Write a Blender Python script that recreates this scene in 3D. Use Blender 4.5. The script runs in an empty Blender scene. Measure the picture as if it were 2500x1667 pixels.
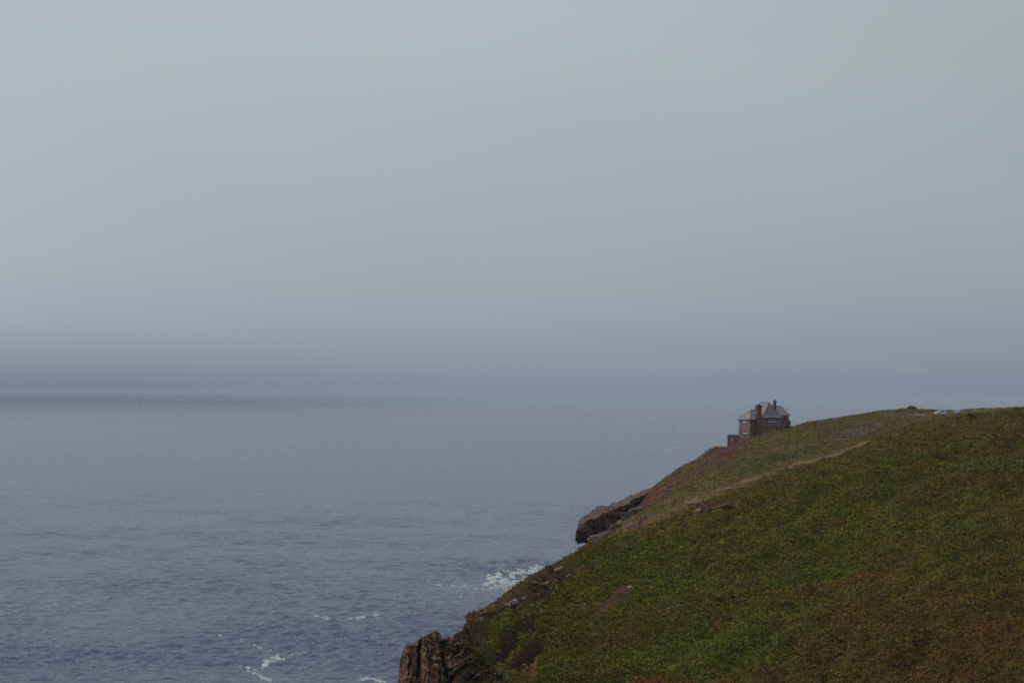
import bpy, math, random
import numpy as np
from mathutils import Matrix, Vector

scene = bpy.context.scene
COL = scene.collection
R = math.radians
rng = np.random.default_rng(7)
random.seed(7)

# ------------------------------------------------------------------ camera
F = 5903.0                      # focal length in photograph pixels (2500 wide)
CAMZ = 60.0
cam_d = bpy.data.cameras.new('camera')
cam = bpy.data.objects.new('camera', cam_d)
COL.objects.link(cam)
cam_d.sensor_width = 36.0
cam_d.lens = 36.0 * F / 2500.0
cam_d.clip_start = 1.0
cam_d.clip_end = 90000.0
PITCH, ROLL = R(1.205), R(0.42)
M3 = Matrix.Rotation(R(90) + PITCH, 3, 'X') @ Matrix.Rotation(ROLL, 3, 'Z')
cam.matrix_world = Matrix.Translation((0, 0, CAMZ)) @ M3.to_4x4()
scene.camera = cam
M3n = np.array(M3)

# ------------------------------------------------------------------ sky
SUN_EL, SUN_AZ = R(46), R(-92)          # azimuth from +Y (view direction), negative = left
world = bpy.data.worlds.new('World')
scene.world = world
world.use_nodes = True
wn, wl = world.node_tree.nodes, world.node_tree.links
wn.clear()
w_out = wn.new('ShaderNodeOutputWorld')
w_bg = wn.new('ShaderNodeBackground')
w_bg.inputs['Strength'].default_value = 0.1
sky = wn.new('ShaderNodeTexSky')
sky.sky_type = 'NISHITA'
sky.sun_disc = False
sky.sun_elevation = SUN_EL
sky.sun_rotation = SUN_AZ
sky.air_density = 1.5
sky.dust_density = 4.0
tc = wn.new('ShaderNodeTexCoord')
sep = wn.new('ShaderNodeSeparateXYZ')
wl.new(tc.outputs['Generated'], sep.inputs[0])
ramp = wn.new('ShaderNodeValToRGB')
ramp.color_ramp.interpolation = 'B_SPLINE'
mr = wn.new('ShaderNodeMapRange')
mr.inputs['From Min'].default_value = -0.02
mr.inputs['From Max'].default_value = 0.30
wl.new(sep.outputs['Z'], mr.inputs['Value'])
wl.new(mr.outputs['Result'], ramp.inputs[0])
def stop(z): return (z + 0.02) / 0.32
cr = ramp.color_ramp
SKY = [(-0.02, (.235, .297, .372)), (0.0, (.240, .305, .382)), (0.012, (.278, .345, .415)), (0.035, (.348, .424, .478)),
       (0.07, (.388, .466, .505)), (0.11, (.420, .495, .517)), (0.155, (.438, .510, .525)), (0.30, (.49, .55, .60))]
while len(cr.elements) < len(SKY): cr.elements.new(0.5)
for e, (z, c) in zip(cr.elements, SKY):
    e.position = stop(z); e.color = (*c, 1)
# drifting sea fog: very soft, very large unevenness of the cloud
mp = wn.new('ShaderNodeMapping'); mp.inputs['Scale'].default_value = (2.0, 2.0, 6.0)
wl.new(tc.outputs['Generated'], mp.inputs[0])
nz = wn.new('ShaderNodeTexNoise'); nz.inputs['Scale'].default_value = 1.6; nz.inputs['Detail'].default_value = 3
wl.new(mp.outputs[0], nz.inputs['Vector'])
nmr = wn.new('ShaderNodeMapRange'); nmr.inputs['From Min'].default_value = .3; nmr.inputs['From Max'].default_value = .7
nmr.inputs['To Min'].default_value = .965; nmr.inputs['To Max'].default_value = 1.035
wl.new(nz.outputs[0], nmr.inputs['Value'])
# brighter cloud to the left, duller to the right
amr = wn.new('ShaderNodeMapRange'); amr.inputs['From Min'].default_value = -.22; amr.inputs['From Max'].default_value = .24
amr.inputs['To Min'].default_value = 1.02; amr.inputs['To Max'].default_value = .84
wl.new(sep.outputs['X'], amr.inputs['Value'])
# dark rain bank low over the sea on the left
bz = wn.new('ShaderNodeMapRange'); bz.interpolation_type = 'SMOOTHSTEP'
bz.inputs['From Min'].default_value = .030; bz.inputs['From Max'].default_value = -.010
wl.new(sep.outputs['Z'], bz.inputs['Value'])
bx_ = wn.new('ShaderNodeMapRange'); bx_.interpolation_type = 'SMOOTHSTEP'
bx_.inputs['From Min'].default_value = .03; bx_.inputs['From Max'].default_value = -.20
wl.new(sep.outputs['X'], bx_.inputs['Value'])
bm = wn.new('ShaderNodeMath'); bm.operation = 'MULTIPLY'
wl.new(bz.outputs[0], bm.inputs[0]); wl.new(bx_.outputs[0], bm.inputs[1])
bd = wn.new('ShaderNodeMath'); bd.operation = 'MULTIPLY_ADD'
wl.new(bm.outputs[0], bd.inputs[0]); bd.inputs[1].default_value = -.27; bd.inputs[2].default_value = 1
m1 = wn.new('ShaderNodeMath'); m1.operation = 'MULTIPLY'
wl.new(nmr.outputs[0], m1.inputs[0]); wl.new(amr.outputs[0], m1.inputs[1])
m2 = wn.new('ShaderNodeMath'); m2.operation = 'MULTIPLY'
wl.new(m1.outputs[0], m2.inputs[0]); wl.new(bd.outputs[0], m2.inputs[1])
cm = wn.new('ShaderNodeVectorMath'); cm.operation = 'SCALE'
m3_ = wn.new('ShaderNodeMath'); m3_.operation = 'MULTIPLY'; wl.new(m2.outputs[0], m3_.inputs[0]); m3_.inputs[1].default_value = 10.0
wl.new(ramp.outputs[0], cm.inputs[0]); wl.new(m3_.outputs[0], cm.inputs['Scale'])
mix = wn.new('ShaderNodeMix'); mix.data_type = 'RGBA'
mix.inputs['Factor'].default_value = 0.06; mix.clamp_result = False
wl.new(cm.outputs[0], mix.inputs['A']); wl.new(sky.outputs[0], mix.inputs['B'])
wl.new(mix.outputs['Result'], w_bg.inputs['Color'])
wl.new(w_bg.outputs[0], w_out.inputs['Surface'])

# ------------------------------------------------------------------ sun behind thin cloud
sd = bpy.data.lights.new('sun', 'SUN'); sun = bpy.data.objects.new('sun', sd); COL.objects.link(sun)
sd.energy = 1.35; sd.angle = R(12); sd.color = (1.0, .95, .88)
sun_dir = Vector((math.sin(SUN_AZ)*math.cos(SUN_EL), math.cos(SUN_AZ)*math.cos(SUN_EL), math.sin(SUN_EL)))
sun.rotation_euler = sun_dir.to_track_quat('Z', 'Y').to_euler()
sun.location = (0, 0, 300)

vs = scene.view_settings
vs.view_transform = 'Standard'; vs.look = 'None'; vs.gamma = 1; vs.exposure = 0.0
vs.use_curve_mapping = False
cy = scene.cycles
cy.max_bounces = 5; cy.diffuse_bounces = 2; cy.glossy_bounces = 2; cy.transmission_bounces = 2
cy.volume_bounces = 1
cy.use_denoising = False
cy.use_adaptive_sampling = False
cy.filter_width = 1.9

# ------------------------------------------------------------------ helpers
def ray(px, py):
    px = np.asarray(px, float); py = np.asarray(py, float)
    px, py = np.broadcast_arrays(px, py)
    c = np.stack([(px-1250)/F, -(py-833.5)/F, -np.ones_like(px)], -1)
    return c @ M3n.T

def at(px, py, d):
    """the world point d metres out (horizontally) along the sight line of a photograph pixel"""
    v = ray(px, py); h = np.hypot(v[..., 0], v[..., 1])
    p = v * (np.asarray(d)/h)[..., None]
    p[..., 2] += CAMZ
    return p

def _hash(ix, iy, iz, s):
    h = (ix*374761393 + iy*668265263 + iz*2147483647 + s*974711) & 0xFFFFFFFF
    h = ((h ^ (h >> 13)) * 1274126177) & 0xFFFFFFFF
    h = ((h ^ (h >> 16)) * 2246822519) & 0xFFFFFFFF
    return ((h ^ (h >> 15)) & 0xFFFFFF) / float(0xFFFFFF)

def vnoise(p, s=0):
    i = np.floor(p).astype(np.int64); f = p - i; f = f*f*f*(f*(f*6-15)+10)
    r = 0
    for dx in (0, 1):
        wx = f[..., 0] if dx else 1-f[..., 0]
        for dy in (0, 1):
            wy = f[..., 1] if dy else 1-f[..., 1]
            for dz in (0, 1):
                wz = f[..., 2] if dz else 1-f[..., 2]
                r = r + wx*wy*wz*_hash(i[..., 0]+dx, i[..., 1]+dy, i[..., 2]+dz, s)
    return r*2-1

def fbm(p, octaves=4, s=0, gain=.5, lac=2.03):
    a, t, n = 1.0, 0, 0
    for o in range(octaves):
        t = t + a*vnoise(p*(lac**o)+o*17.3, s+o*31); n += a; a *= gain
    return t/n

def cells(p, s=0):
    """distance to nearest feature point and that point's own random value"""
    i = np.floor(p).astype(np.int64); best = np.full(p.shape[:-1], 9.0); val = np.zeros(p.shape[:-1])
    for dx in (-1, 0, 1):
        for dy in (-1, 0, 1):
            jx, jy = i[..., 0]+dx, i[..., 1]+dy
            z = np.zeros_like(jx)
            fx = jx+_hash(jx, jy, z, s); fy = jy+_hash(jx, jy, z, s+1)
            d = np.hypot(p[..., 0]-fx, p[..., 1]-fy)
            m = d < best
            best = np.where(m, d, best); val = np.where(m, _hash(jx, jy, z, s+2), val)
    return best, val

def sstep(a, b, x):
    t = np.clip((x-a)/(b-a), 0, 1); return t*t*(3-2*t)

def mesh_from(name, V, Fc, mat=None, smooth=False, parent=None, color=None, extra=None):
    me = bpy.data.meshes.new(name)
    V = np.asarray(V, np.float32).reshape(-1, 3); Fc = np.asarray(Fc, np.int32)
    k = Fc.shape[1]
    me.vertices.add(len(V)); me.vertices.foreach_set('co', V.ravel())
    me.loops.add(Fc.size); me.loops.foreach_set('vertex_index', Fc.ravel())
    me.polygons.add(len(Fc)); me.polygons.foreach_set('loop_start', np.arange(0, Fc.size, k, dtype=np.int32))
    me.polygons.foreach_set('use_smooth', np.full(len(Fc), smooth))
    if color is not None:
        at_ = me.color_attributes.new('tint', 'FLOAT_COLOR', 'POINT')
        c = np.ones((len(V), 4), np.float32); c[:, :3] = color
        at_.data.foreach_set('color', c.ravel())
    if extra:
        for k2, v in extra.items():
            a = me.attributes.new(k2, 'FLOAT', 'POINT'); a.data.foreach_set('value', np.asarray(v, np.float32).ravel())
    me.update(calc_edges=True); me.validate()
    o = bpy.data.objects.new(name, me); COL.objects.link(o)
    if mat: me.materials.append(mat)
    if parent: o.parent = parent
    return o

def grid_faces(nr, nc, wrap=False):
    r = np.arange(nr-1)[:, None]; c = np.arange(nc if wrap else nc-1)[None]
    c2 = (c+1) % nc
    return np.stack([r*nc+c+0*r, r*nc+c2, (r+1)*nc+c2, (r+1)*nc+c], -1).reshape(-1, 4)

def tag(o, label=None, cat=None, group=None, kind=None):
    if label: o['label'] = label
    if cat: o['category'] = cat
    if group: o['group'] = group
    if kind: o['kind'] = kind
    return o

def empty(name, loc, rz=0):
    o = bpy.data.objects.new(name, None); COL.objects.link(o)
    o.location = loc; o.rotation_euler = (0, 0, rz); o.empty_display_size = .5
    return o

class MB:
    """collects shapes and links them as one mesh"""
    def __init__(s): s.v, s.f = [], []
    def poly(s, pts, faces):
        b = len(s.v); s.v += [tuple(p) for p in pts]; s.f += [tuple(i+b for i in f) for f in faces]
        return s
    def box(s, x0, x1, y0, y1, z0, z1):
        return s.poly([(x0,y0,z0),(x1,y0,z0),(x1,y1,z0),(x0,y1,z0),(x0,y0,z1),(x1,y0,z1),(x1,y1,z1),(x0,y1,z1)],
                      [(0,3,2,1),(4,5,6,7),(0,1,5,4),(1,2,6,5),(2,3,7,6),(3,0,4,7)])
    def frustum(s, x0, x1, y0, y1, z0, z1, t):
        return s.poly([(x0,y0,z0),(x1,y0,z0),(x1,y1,z0),(x0,y1,z0),(x0+t,y0+t,z1),(x1-t,y0+t,z1),(x1-t,y1-t,z1),(x0+t,y1-t,z1)],
                      [(0,3,2,1),(4,5,6,7),(0,1,5,4),(1,2,6,5),(2,3,7,6),(3,0,4,7)])
    def cyl(s, c, r0, r1, h, axis='z', n=12):
        P = []
        for k, (r, t) in enumerate(((r0, 0), (r1, h))):
            for i in range(n):
                a = 2*math.pi*i/n; q = (r*math.cos(a), r*math.sin(a), t)
                if axis == 'y': q = (q[0], q[2], q[1])
                if axis == 'x': q = (q[2], q[0], q[1])
                P.append((c[0]+q[0], c[1]+q[1], c[2]+q[2]))
        F_ = [(i, (i+1) % n, n+(i+1) % n, n+i) for i in range(n)] + [tuple(range(n-1, -1, -1)), tuple(range(n, 2*n))]
        return s.poly(P, F_)
    def build(s, name, mat, parent=None, bevel=0):
        me = bpy.data.meshes.new(name); me.from_pydata(s.v, [], s.f); me.update()
        o = bpy.data.objects.new(name, me); COL.objects.link(o); me.materials.append(mat)
        if parent: o.parent = parent
        if bevel:
            b = o.modifiers.new('bevel', 'BEVEL'); b.width = bevel; b.segments = 2
        return o

# ------------------------------------------------------------------ materials
def nt(name):
    m = bpy.data.materials.new(name); m.use_nodes = True
    n, l = m.node_tree.nodes, m.node_tree.links
    b = n['Principled BSDF']
    return m, n, l, b

def surf_mat(name, c1, c2, scale=2.0, rough=.85, bump=.3, bdist=.05, detail=5, c3=None, spec=.3, stretch=(1, 1, 1)):
    m, n, l, b = nt(name)
    t = n.new('ShaderNodeTexCoord'); mp = n.new('ShaderNodeMapping'); mp.inputs['Scale'].default_value = stretch
    l.new(t.outputs['Object'], mp.inputs[0])
    z = n.new('ShaderNodeTexNoise'); z.inputs['Scale'].default_value = scale; z.inputs['Detail'].default_value = detail
    z.inputs['Roughness'].default_value = .62
    l.new(mp.outputs[0], z.inputs['Vector'])
    r = n.new('ShaderNodeValToRGB'); l.new(z.outputs[0], r.inputs[0])
    r.color_ramp.elements[0].position = .32; r.color_ramp.elements[1].position = .68
    r.color_ramp.elements[0].color = (*c1, 1); r.color_ramp.elements[1].color = (*c2, 1)
    if c3:
        e = r.color_ramp.elements.new(.5); e.color = (*c3, 1)
    l.new(r.outputs[0], b.inputs['Base Color'])
    b.inputs['Roughness'].default_value = rough
    b.inputs['Specular IOR Level'].default_value = spec
    if bump:
        z2 = n.new('ShaderNodeTexNoise'); z2.inputs['Scale'].default_value = scale*3; z2.inputs['Detail'].default_value = 6
        l.new(mp.outputs[0], z2.inputs['Vector'])
        bp = n.new('ShaderNodeBump'); bp.inputs['Strength'].default_value = bump; bp.inputs['Distance'].default_value = bdist
        l.new(z2.outputs[0], bp.inputs['Height']); l.new(bp.outputs[0], b.inputs['Normal'])
    return m

def masonry_mat(name, c1, c2, mortar, scale=1.6, bw=.5, rh=.25, vary=.5, rough=.9):
    m, n, l, b = nt(name)
    t = n.new('ShaderNodeTexCoord'); g = n.new('ShaderNodeNewGeometry')
    sp = n.new('ShaderNodeSeparateXYZ'); l.new(t.outputs['Object'], sp.inputs[0])
    ad = n.new('ShaderNodeMath'); ad.operation = 'ADD'; l.new(sp.outputs[0], ad.inputs[0]); l.new(sp.outputs[1], ad.inputs[1])
    cb = n.new('ShaderNodeCombineXYZ'); l.new(ad.outputs[0], cb.inputs[0]); l.new(sp.outputs[2], cb.inputs[1])
    br = n.new('ShaderNodeTexBrick'); l.new(cb.outputs[0], br.inputs['Vector'])
    br.inputs['Color1'].default_value = (*c1, 1); br.inputs['Color2'].default_value = (*c2, 1)
    br.inputs['Mortar'].default_value = (*mortar, 1); br.inputs['Scale'].default_value = scale
    br.inputs['Brick Width'].default_value = bw; br.inputs['Row Height'].default_value = rh
    br.inputs['Mortar Size'].default_value = .012
    z = n.new('ShaderNodeTexNoise'); z.inputs['Scale'].default_value = .9; z.inputs['Detail'].default_value = 5
    l.new(t.outputs['Object'], z.inputs['Vector'])
    mrr = n.new('ShaderNodeMapRange'); mrr.inputs['From Min'].default_value = .3; mrr.inputs['From Max'].default_value = .7
    mrr.inputs['To Min'].default_value = 1-vary; mrr.inputs['To Max'].default_value = 1+vary
    l.new(z.outputs[0], mrr.inputs['Value'])
    v = n.new('ShaderNodeVectorMath'); v.operation = 'SCALE'
    l.new(br.outputs['Color'], v.inputs[0]); l.new(mrr.outputs[0], v.inputs['Scale'])
    l.new(v.outputs[0], b.inputs['Base Color']); b.inputs['Roughness'].default_value = rough
    bp = n.new('ShaderNodeBump'); bp.inputs['Strength'].default_value = .5; bp.inputs['Distance'].default_value = .03
    l.new(br.outputs['Fac'], bp.inputs['Height']); bp.invert = True; l.new(bp.outputs[0], b.inputs['Normal'])
    b.inputs['Specular IOR Level'].default_value = .25
    return m

def tint_mat(name, rough=.9, nscale=3.0, vary=.35, bump=.4, bdist=.15, spec=.15, trans=0.0):
    m, n, l, b = nt(name)
    a = n.new('ShaderNodeAttribute'); a.attribute_name = 'tint'
    src = a.outputs['Color']
    t = n.new('ShaderNodeTexCoord')
    if vary:
        z = n.new('ShaderNodeTexNoise'); z.inputs['Scale'].default_value = nscale; z.inputs['Detail'].default_value = 6
        z.inputs['Roughness'].default_value = .7
        l.new(t.outputs['Object'], z.inputs['Vector'])
        mrr = n.new('ShaderNodeMapRange'); mrr.inputs['From Min'].default_value = .3; mrr.inputs['From Max'].default_value = .7
        mrr.inputs['To Min'].default_value = 1-vary; mrr.inputs['To Max'].default_value = 1+vary
        l.new(z.outputs[0], mrr.inputs['Value'])
        v = n.new('ShaderNodeVectorMath'); v.operation = 'SCALE'
        l.new(src, v.inputs[0]); l.new(mrr.outputs[0], v.inputs['Scale']); src = v.outputs[0]
    l.new(src, b.inputs['Base Color'])
    b.inputs['Roughness'].default_value = rough; b.inputs['Specular IOR Level'].default_value = spec
    if bump:
        z2 = n.new('ShaderNodeTexNoise'); z2.inputs['Scale'].default_value = nscale*2.2; z2.inputs['Detail'].default_value = 5
        l.new(t.outputs['Object'], z2.inputs['Vector'])
        bp = n.new('ShaderNodeBump'); bp.inputs['Strength'].default_value = bump; bp.inputs['Distance'].default_value = bdist
        l.new(z2.outputs[0], bp.inputs['Height']); l.new(bp.outputs[0], b.inputs['Normal'])
    return m

def rock_mat(name, dark, mid, lichen, lich_amt=.5, scale=.8):
    """granite with paler lichened tops, cracks and stains"""
    m, n, l, b = nt(name)
    t = n.new('ShaderNodeTexCoord'); g = n.new('ShaderNodeNewGeometry')
    z = n.new('ShaderNodeTexNoise'); z.inputs['Scale'].default_value = scale; z.inputs['Detail'].default_value = 7; z.inputs['Roughness'].default_value = .65
    l.new(t.outputs['Object'], z.inputs['Vector'])
    r = n.new('ShaderNodeValToRGB'); l.new(z.outputs[0], r.inputs[0])
    r.color_ramp.elements[0].position = .35; r.color_ramp.elements[0].color = (*dark, 1)
    r.color_ramp.elements[1].position = .65; r.color_ramp.elements[1].color = (*mid, 1)
    sp = n.new('ShaderNodeSeparateXYZ'); l.new(g.outputs['Normal'], sp.inputs[0])
    z3 = n.new('ShaderNodeTexNoise'); z3.inputs['Scale'].default_value = scale*1.7; z3.inputs['Detail'].default_value = 5
    l.new(t.outputs['Object'], z3.inputs['Vector'])
    ad = n.new('ShaderNodeMath'); ad.operation = 'MULTIPLY_ADD'; l.new(z3.outputs[0], ad.inputs[0]); ad.inputs[1].default_value = 1.4
    l.new(sp.outputs[2], ad.inputs[2])
    mrr = n.new('ShaderNodeMapRange'); mrr.inputs['From Min'].default_value = .95; mrr.inputs['From Max'].default_value = 1.5
    mrr.inputs['To Max'].default_value = lich_amt; l.new(ad.outputs[0], mrr.inputs['Value'])
    mx = n.new('ShaderNodeMix'); mx.data_type = 'RGBA'; l.new(mrr.outputs[0], mx.inputs['Factor'])
    l.new(r.outputs[0], mx.inputs['A']); mx.inputs['B'].default_value = (*lichen, 1)
    l.new(mx.outputs['Result'], b.inputs['Base Color']); b.inputs['Roughness'].default_value = .9
    b.inputs['Specular IOR Level'].default_value = .2
    vo = n.new('ShaderNodeTexVoronoi'); vo.feature = 'DISTANCE_TO_EDGE'; vo.inputs['Scale'].default_value = scale*1.1
    l.new(t.outputs['Object'], vo.inputs['Vector'])
    cl = n.new('ShaderNodeMath'); cl.operation = 'MINIMUM'; l.new(vo.outputs[0], cl.inputs[0]); cl.inputs[1].default_value = .09
    z2 = n.new('ShaderNodeTexNoise'); z2.inputs['Scale'].default_value = scale*4; z2.inputs['Detail'].default_value = 6
    l.new(t.outputs['Object'], z2.inputs['Vector'])
    hh = n.new('ShaderNodeMath'); hh.operation = 'MULTIPLY_ADD'; l.new(cl.outputs[0], hh.inputs[0]); hh.inputs[1].default_value = 5
    l.new(z2.outputs[0], hh.inputs[2])
    bp = n.new('ShaderNodeBump'); bp.inputs['Strength'].default_value = .8; bp.inputs['Distance'].default_value = .3
    l.new(hh.outputs[0], bp.inputs['Height']); l.new(bp.outputs[0], b.inputs['Normal'])
    return m

M = {}
M['ground'] = tint_mat('hill_ground', nscale=1.2, vary=.3, bump=.6, bdist=.25, spec=0)
M['ground_far'] = tint_mat('headland_ground', nscale=.5, vary=.3, bump=.6, bdist=.4, spec=0)
M['leaf'] = tint_mat('fern_leaves', vary=0, bump=0, rough=.9, spec=.0)
M['rock'] = rock_mat('brown_granite', (.085, .038, .023), (.205, .105, .062), (.25, .17, .08), .55)
M['rock_far'] = rock_mat('dark_headland_rock', (.085, .042, .034), (.155, .086, .062), (.135, .096, .066), .6, scale=.6)
M['rock_pale'] = rock_mat('pale_weathered_stone', (.13, .10, .08), (.30, .26, .225), (.34, .31, .27), .7, scale=2)
M['rock_tan'] = rock_mat('tan_ledge_rock', (.06, .040, .030), (.15, .105, .078), (.21, .165, .115), .8, scale=.9)
M['slate'] = masonry_mat('roof_slate', (.23, .20, .21), (.30, .26, .27), (.16, .14, .15), 1.0, .45, .25, .22)
M['slate_hung'] = masonry_mat('slate_hung_wall', (.165, .128, .145), (.21, .165, .18), (.075, .07, .08), 1.0, .4, .22, .25)
M['stone'] = masonry_mat('granite_wall', (.15, .072, .055), (.21, .115, .090), (.12, .10, .085), 1.0, .55, .3, .4)
M['brick'] = masonry_mat('chimney_brick', (.125, .062, .042), (.16, .085, .058), (.12, .09, .07), 1.0, .35, .15, .35)
M['white'] = surf_mat('white_paint', (.55, .55, .54), (.72, .71, .69), 3, rough=.5, bump=.05)
M['sill'] = surf_mat('weathered_render', (.22, .19, .17), (.34, .30, .27), 2, rough=.8, bump=.1)
M['render'] = surf_mat('pale_render', (.34, .28, .25), (.44, .38, .34), 2, rough=.8, bump=.1)
M['pot'] = surf_mat('chimney_clay', (.10, .07, .06), (.16, .11, .09), 5, bump=.1)
def glass_mat(name, c):
    m, n, l, b = nt(name); b.inputs['Base Color'].default_value = (*c, 1); b.inputs['Roughness'].default_value = .08
    b.inputs['Specular IOR Level'].default_value = .6
    return m
M['glass'] = glass_mat('window_glass', (.02, .022, .028))
M['rubber'] = surf_mat('black_rubber', (.012, .012, .012), (.02, .02, .02), 5, bump=0)
M['dark_trim'] = surf_mat('ridge_tiles', (.07, .06, .065), (.10, .09, .095), 3, bump=.1)
def paint(name, c):
    m, n, l, b = nt(name)
    t = n.new('ShaderNodeTexCoord'); z = n.new('ShaderNodeTexNoise'); z.inputs['Scale'].default_value = 2
    l.new(t.outputs['Object'], z.inputs['Vector'])
    r = n.new('ShaderNodeValToRGB'); l.new(z.outputs[0], r.inputs[0])
    r.color_ramp.elements[0].color = (*[k*.88 for k in c], 1); r.color_ramp.elements[1].color = (*c, 1)
    l.new(r.outputs[0], b.inputs['Base Color']); b.inputs['Roughness'].default_value = .3
    b.inputs['Coat Weight'].default_value = .4
    return m
M['car_white'] = paint('white_car_paint', (.6, .58, .57))
M['car_grey'] = paint('blue_grey_car_paint', (.22, .26, .32))
M['gull'] = surf_mat('gull_feathers', (.14, .15, .16), (.24, .25, .26), 6, bump=0)
M['foam'] = surf_mat('sea_foam', (.38, .44, .45), (.56, .62, .62), .8, rough=.8, bump=.2)

# water
def water():
    m, n, l, b = nt('sea_water')
    t = n.new('ShaderNodeTexCoord')
    b.inputs['Base Color'].default_value = (.066, .075, .128, 1)
    b.inputs['IOR'].default_value = 1.333
    def nn(scale, st, detail=4):
        mp = n.new('ShaderNodeMapping'); mp.inputs['Scale'].default_value = st; mp.inputs['Rotation'].default_value = (0, 0, R(12))
        l.new(t.outputs['Object'], mp.inputs[0])
        z = n.new('ShaderNodeTexNoise'); z.inputs['Scale'].default_value = scale; z.inputs['Detail'].default_value = detail
        z.inputs['Roughness'].default_value = .6
        l.new(mp.outputs[0], z.inputs['Vector']); return z.outputs[0]
    a = nn(.30, (.8, 1, 1)); c = nn(1.1, (.8, 1, 1), 5)
    s = n.new('ShaderNodeMath'); s.operation = 'MULTIPLY_ADD'; l.new(a, s.inputs[0]); s.inputs[1].default_value = 2.0
    l.new(c, s.inputs[2])
    # wind-roughened water far left under the rain bank, cloud shadow painted into its colour
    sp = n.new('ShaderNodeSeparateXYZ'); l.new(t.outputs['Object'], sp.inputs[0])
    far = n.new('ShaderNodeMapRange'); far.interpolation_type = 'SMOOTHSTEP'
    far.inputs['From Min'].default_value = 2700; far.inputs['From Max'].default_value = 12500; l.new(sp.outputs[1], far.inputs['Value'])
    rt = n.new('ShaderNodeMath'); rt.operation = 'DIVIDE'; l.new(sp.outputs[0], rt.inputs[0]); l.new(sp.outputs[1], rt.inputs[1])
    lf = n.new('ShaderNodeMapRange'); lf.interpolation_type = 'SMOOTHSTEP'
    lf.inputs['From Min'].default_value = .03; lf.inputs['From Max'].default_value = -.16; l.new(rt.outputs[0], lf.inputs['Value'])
    cloud_shade = n.new('ShaderNodeMath'); cloud_shade.operation = 'MULTIPLY'; l.new(far.outputs[0], cloud_shade.inputs[0]); l.new(lf.outputs[0], cloud_shade.inputs[1])
    inv = n.new('ShaderNodeMath'); inv.operation = 'MULTIPLY_ADD'; l.new(cloud_shade.outputs[0], inv.inputs[0]); inv.inputs[1].default_value = .75; inv.inputs[2].default_value = 1
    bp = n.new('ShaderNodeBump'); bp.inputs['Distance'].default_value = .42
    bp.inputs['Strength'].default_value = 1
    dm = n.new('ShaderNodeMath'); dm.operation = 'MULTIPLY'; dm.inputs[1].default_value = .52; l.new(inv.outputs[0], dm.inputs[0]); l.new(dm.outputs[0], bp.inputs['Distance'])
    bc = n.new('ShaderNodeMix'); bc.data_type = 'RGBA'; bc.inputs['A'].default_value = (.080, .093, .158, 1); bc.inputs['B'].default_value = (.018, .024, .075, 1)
    l.new(cloud_shade.outputs[0], bc.inputs['Factor']); l.new(bc.outputs['Result'], b.inputs['Base Color'])
    l.new(s.outputs[0], bp.inputs['Height']); l.new(bp.outputs[0], b.inputs['Normal'])
    # wind streaks: rougher and smoother water
    w = nn(.0035, (.5, 1, 1), 3)
    mrr = n.new('ShaderNodeMapRange'); mrr.inputs['From Min'].default_value = .35; mrr.inputs['From Max'].default_value = .65
    mrr.inputs['To Min'].default_value = .185; mrr.inputs['To Max'].default_value = .215
    l.new(w, mrr.inputs['Value'])
    rr_ = n.new('ShaderNodeMath'); rr_.operation = 'MULTIPLY'; l.new(mrr.outputs[0], rr_.inputs[0]); l.new(inv.outputs[0], rr_.inputs[1])
    l.new(rr_.outputs[0], b.inputs['Roughness'])
    return m
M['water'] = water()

# ------------------------------------------------------------------ sea
NW = 26
wv = []
for i in range(NW):
    lam = 1.9*(1.088**i) * (0.9+.2*random.random())
    ang = R(-70) + random.gauss(0, .62)
    wv.append((lam, ang, random.random()*6.283, 0.031*lam**.36))
def sea_height(x, y, res):
    z = np.zeros_like(x)
    P = np.stack([x*.02, y*.02, np.zeros_like(x)], -1)
    mod = .75+.5*vnoise(P, 5)
    for i_, (lam, ang, ph, amp) in enumerate(wv):
        if i_ % 7 == 0: warp = 1.5*vnoise(np.stack([x, y, 0*x], -1)/(lam*3.4), 11+i_)
        k = 2*math.pi/lam; wgt = sstep(2.0, 4.6, lam/np.maximum(res, .01))
        th = k*(x*math.cos(ang)+y*math.sin(ang))+ph+warp
        s = np.sin(th)
        z += amp*wgt*(s - .35*np.cos(2*th))
    return z*mod
def build_sea():
    pys = np.concatenate([np.linspace(1700, 1150, 900), np.linspace(1148, 1000, 90)])
    dfine = CAMZ/np.tan((pys-960)/F)
    d = np.concatenate([np.linspace(20, dfine[0]-10, 12), dfine, np.geomspace(dfine[-1]*1.12, 40000, 26)])
    az = np.concatenate([np.linspace(-180, -16, 24)[:-1], np.linspace(-16, -12.6, 5)[:-1], np.linspace(-12.6, 12.6, 860),
                         np.linspace(12.6, 16, 5)[1:], np.linspace(16, 180, 24)[1:-1]])
    A = np.radians(az)[None]; D = d[:, None]
    x = D*np.sin(A); y = D*np.cos(A)
    dr = np.gradient(d)[:, None]; da = (np.gradient(np.radians(az))[None]*D)
    res = np.maximum(dr, np.abs(da))
    z = sea_height(x, y, res)
    V = np.stack([x, y, z], -1).reshape(-1, 3)
    nr, nc = len(d), len(az)
    Fc = grid_faces(nr, nc, wrap=True)[:, ::-1]
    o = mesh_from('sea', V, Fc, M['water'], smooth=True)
    tag(o, kind='structure')
build_sea()

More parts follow.
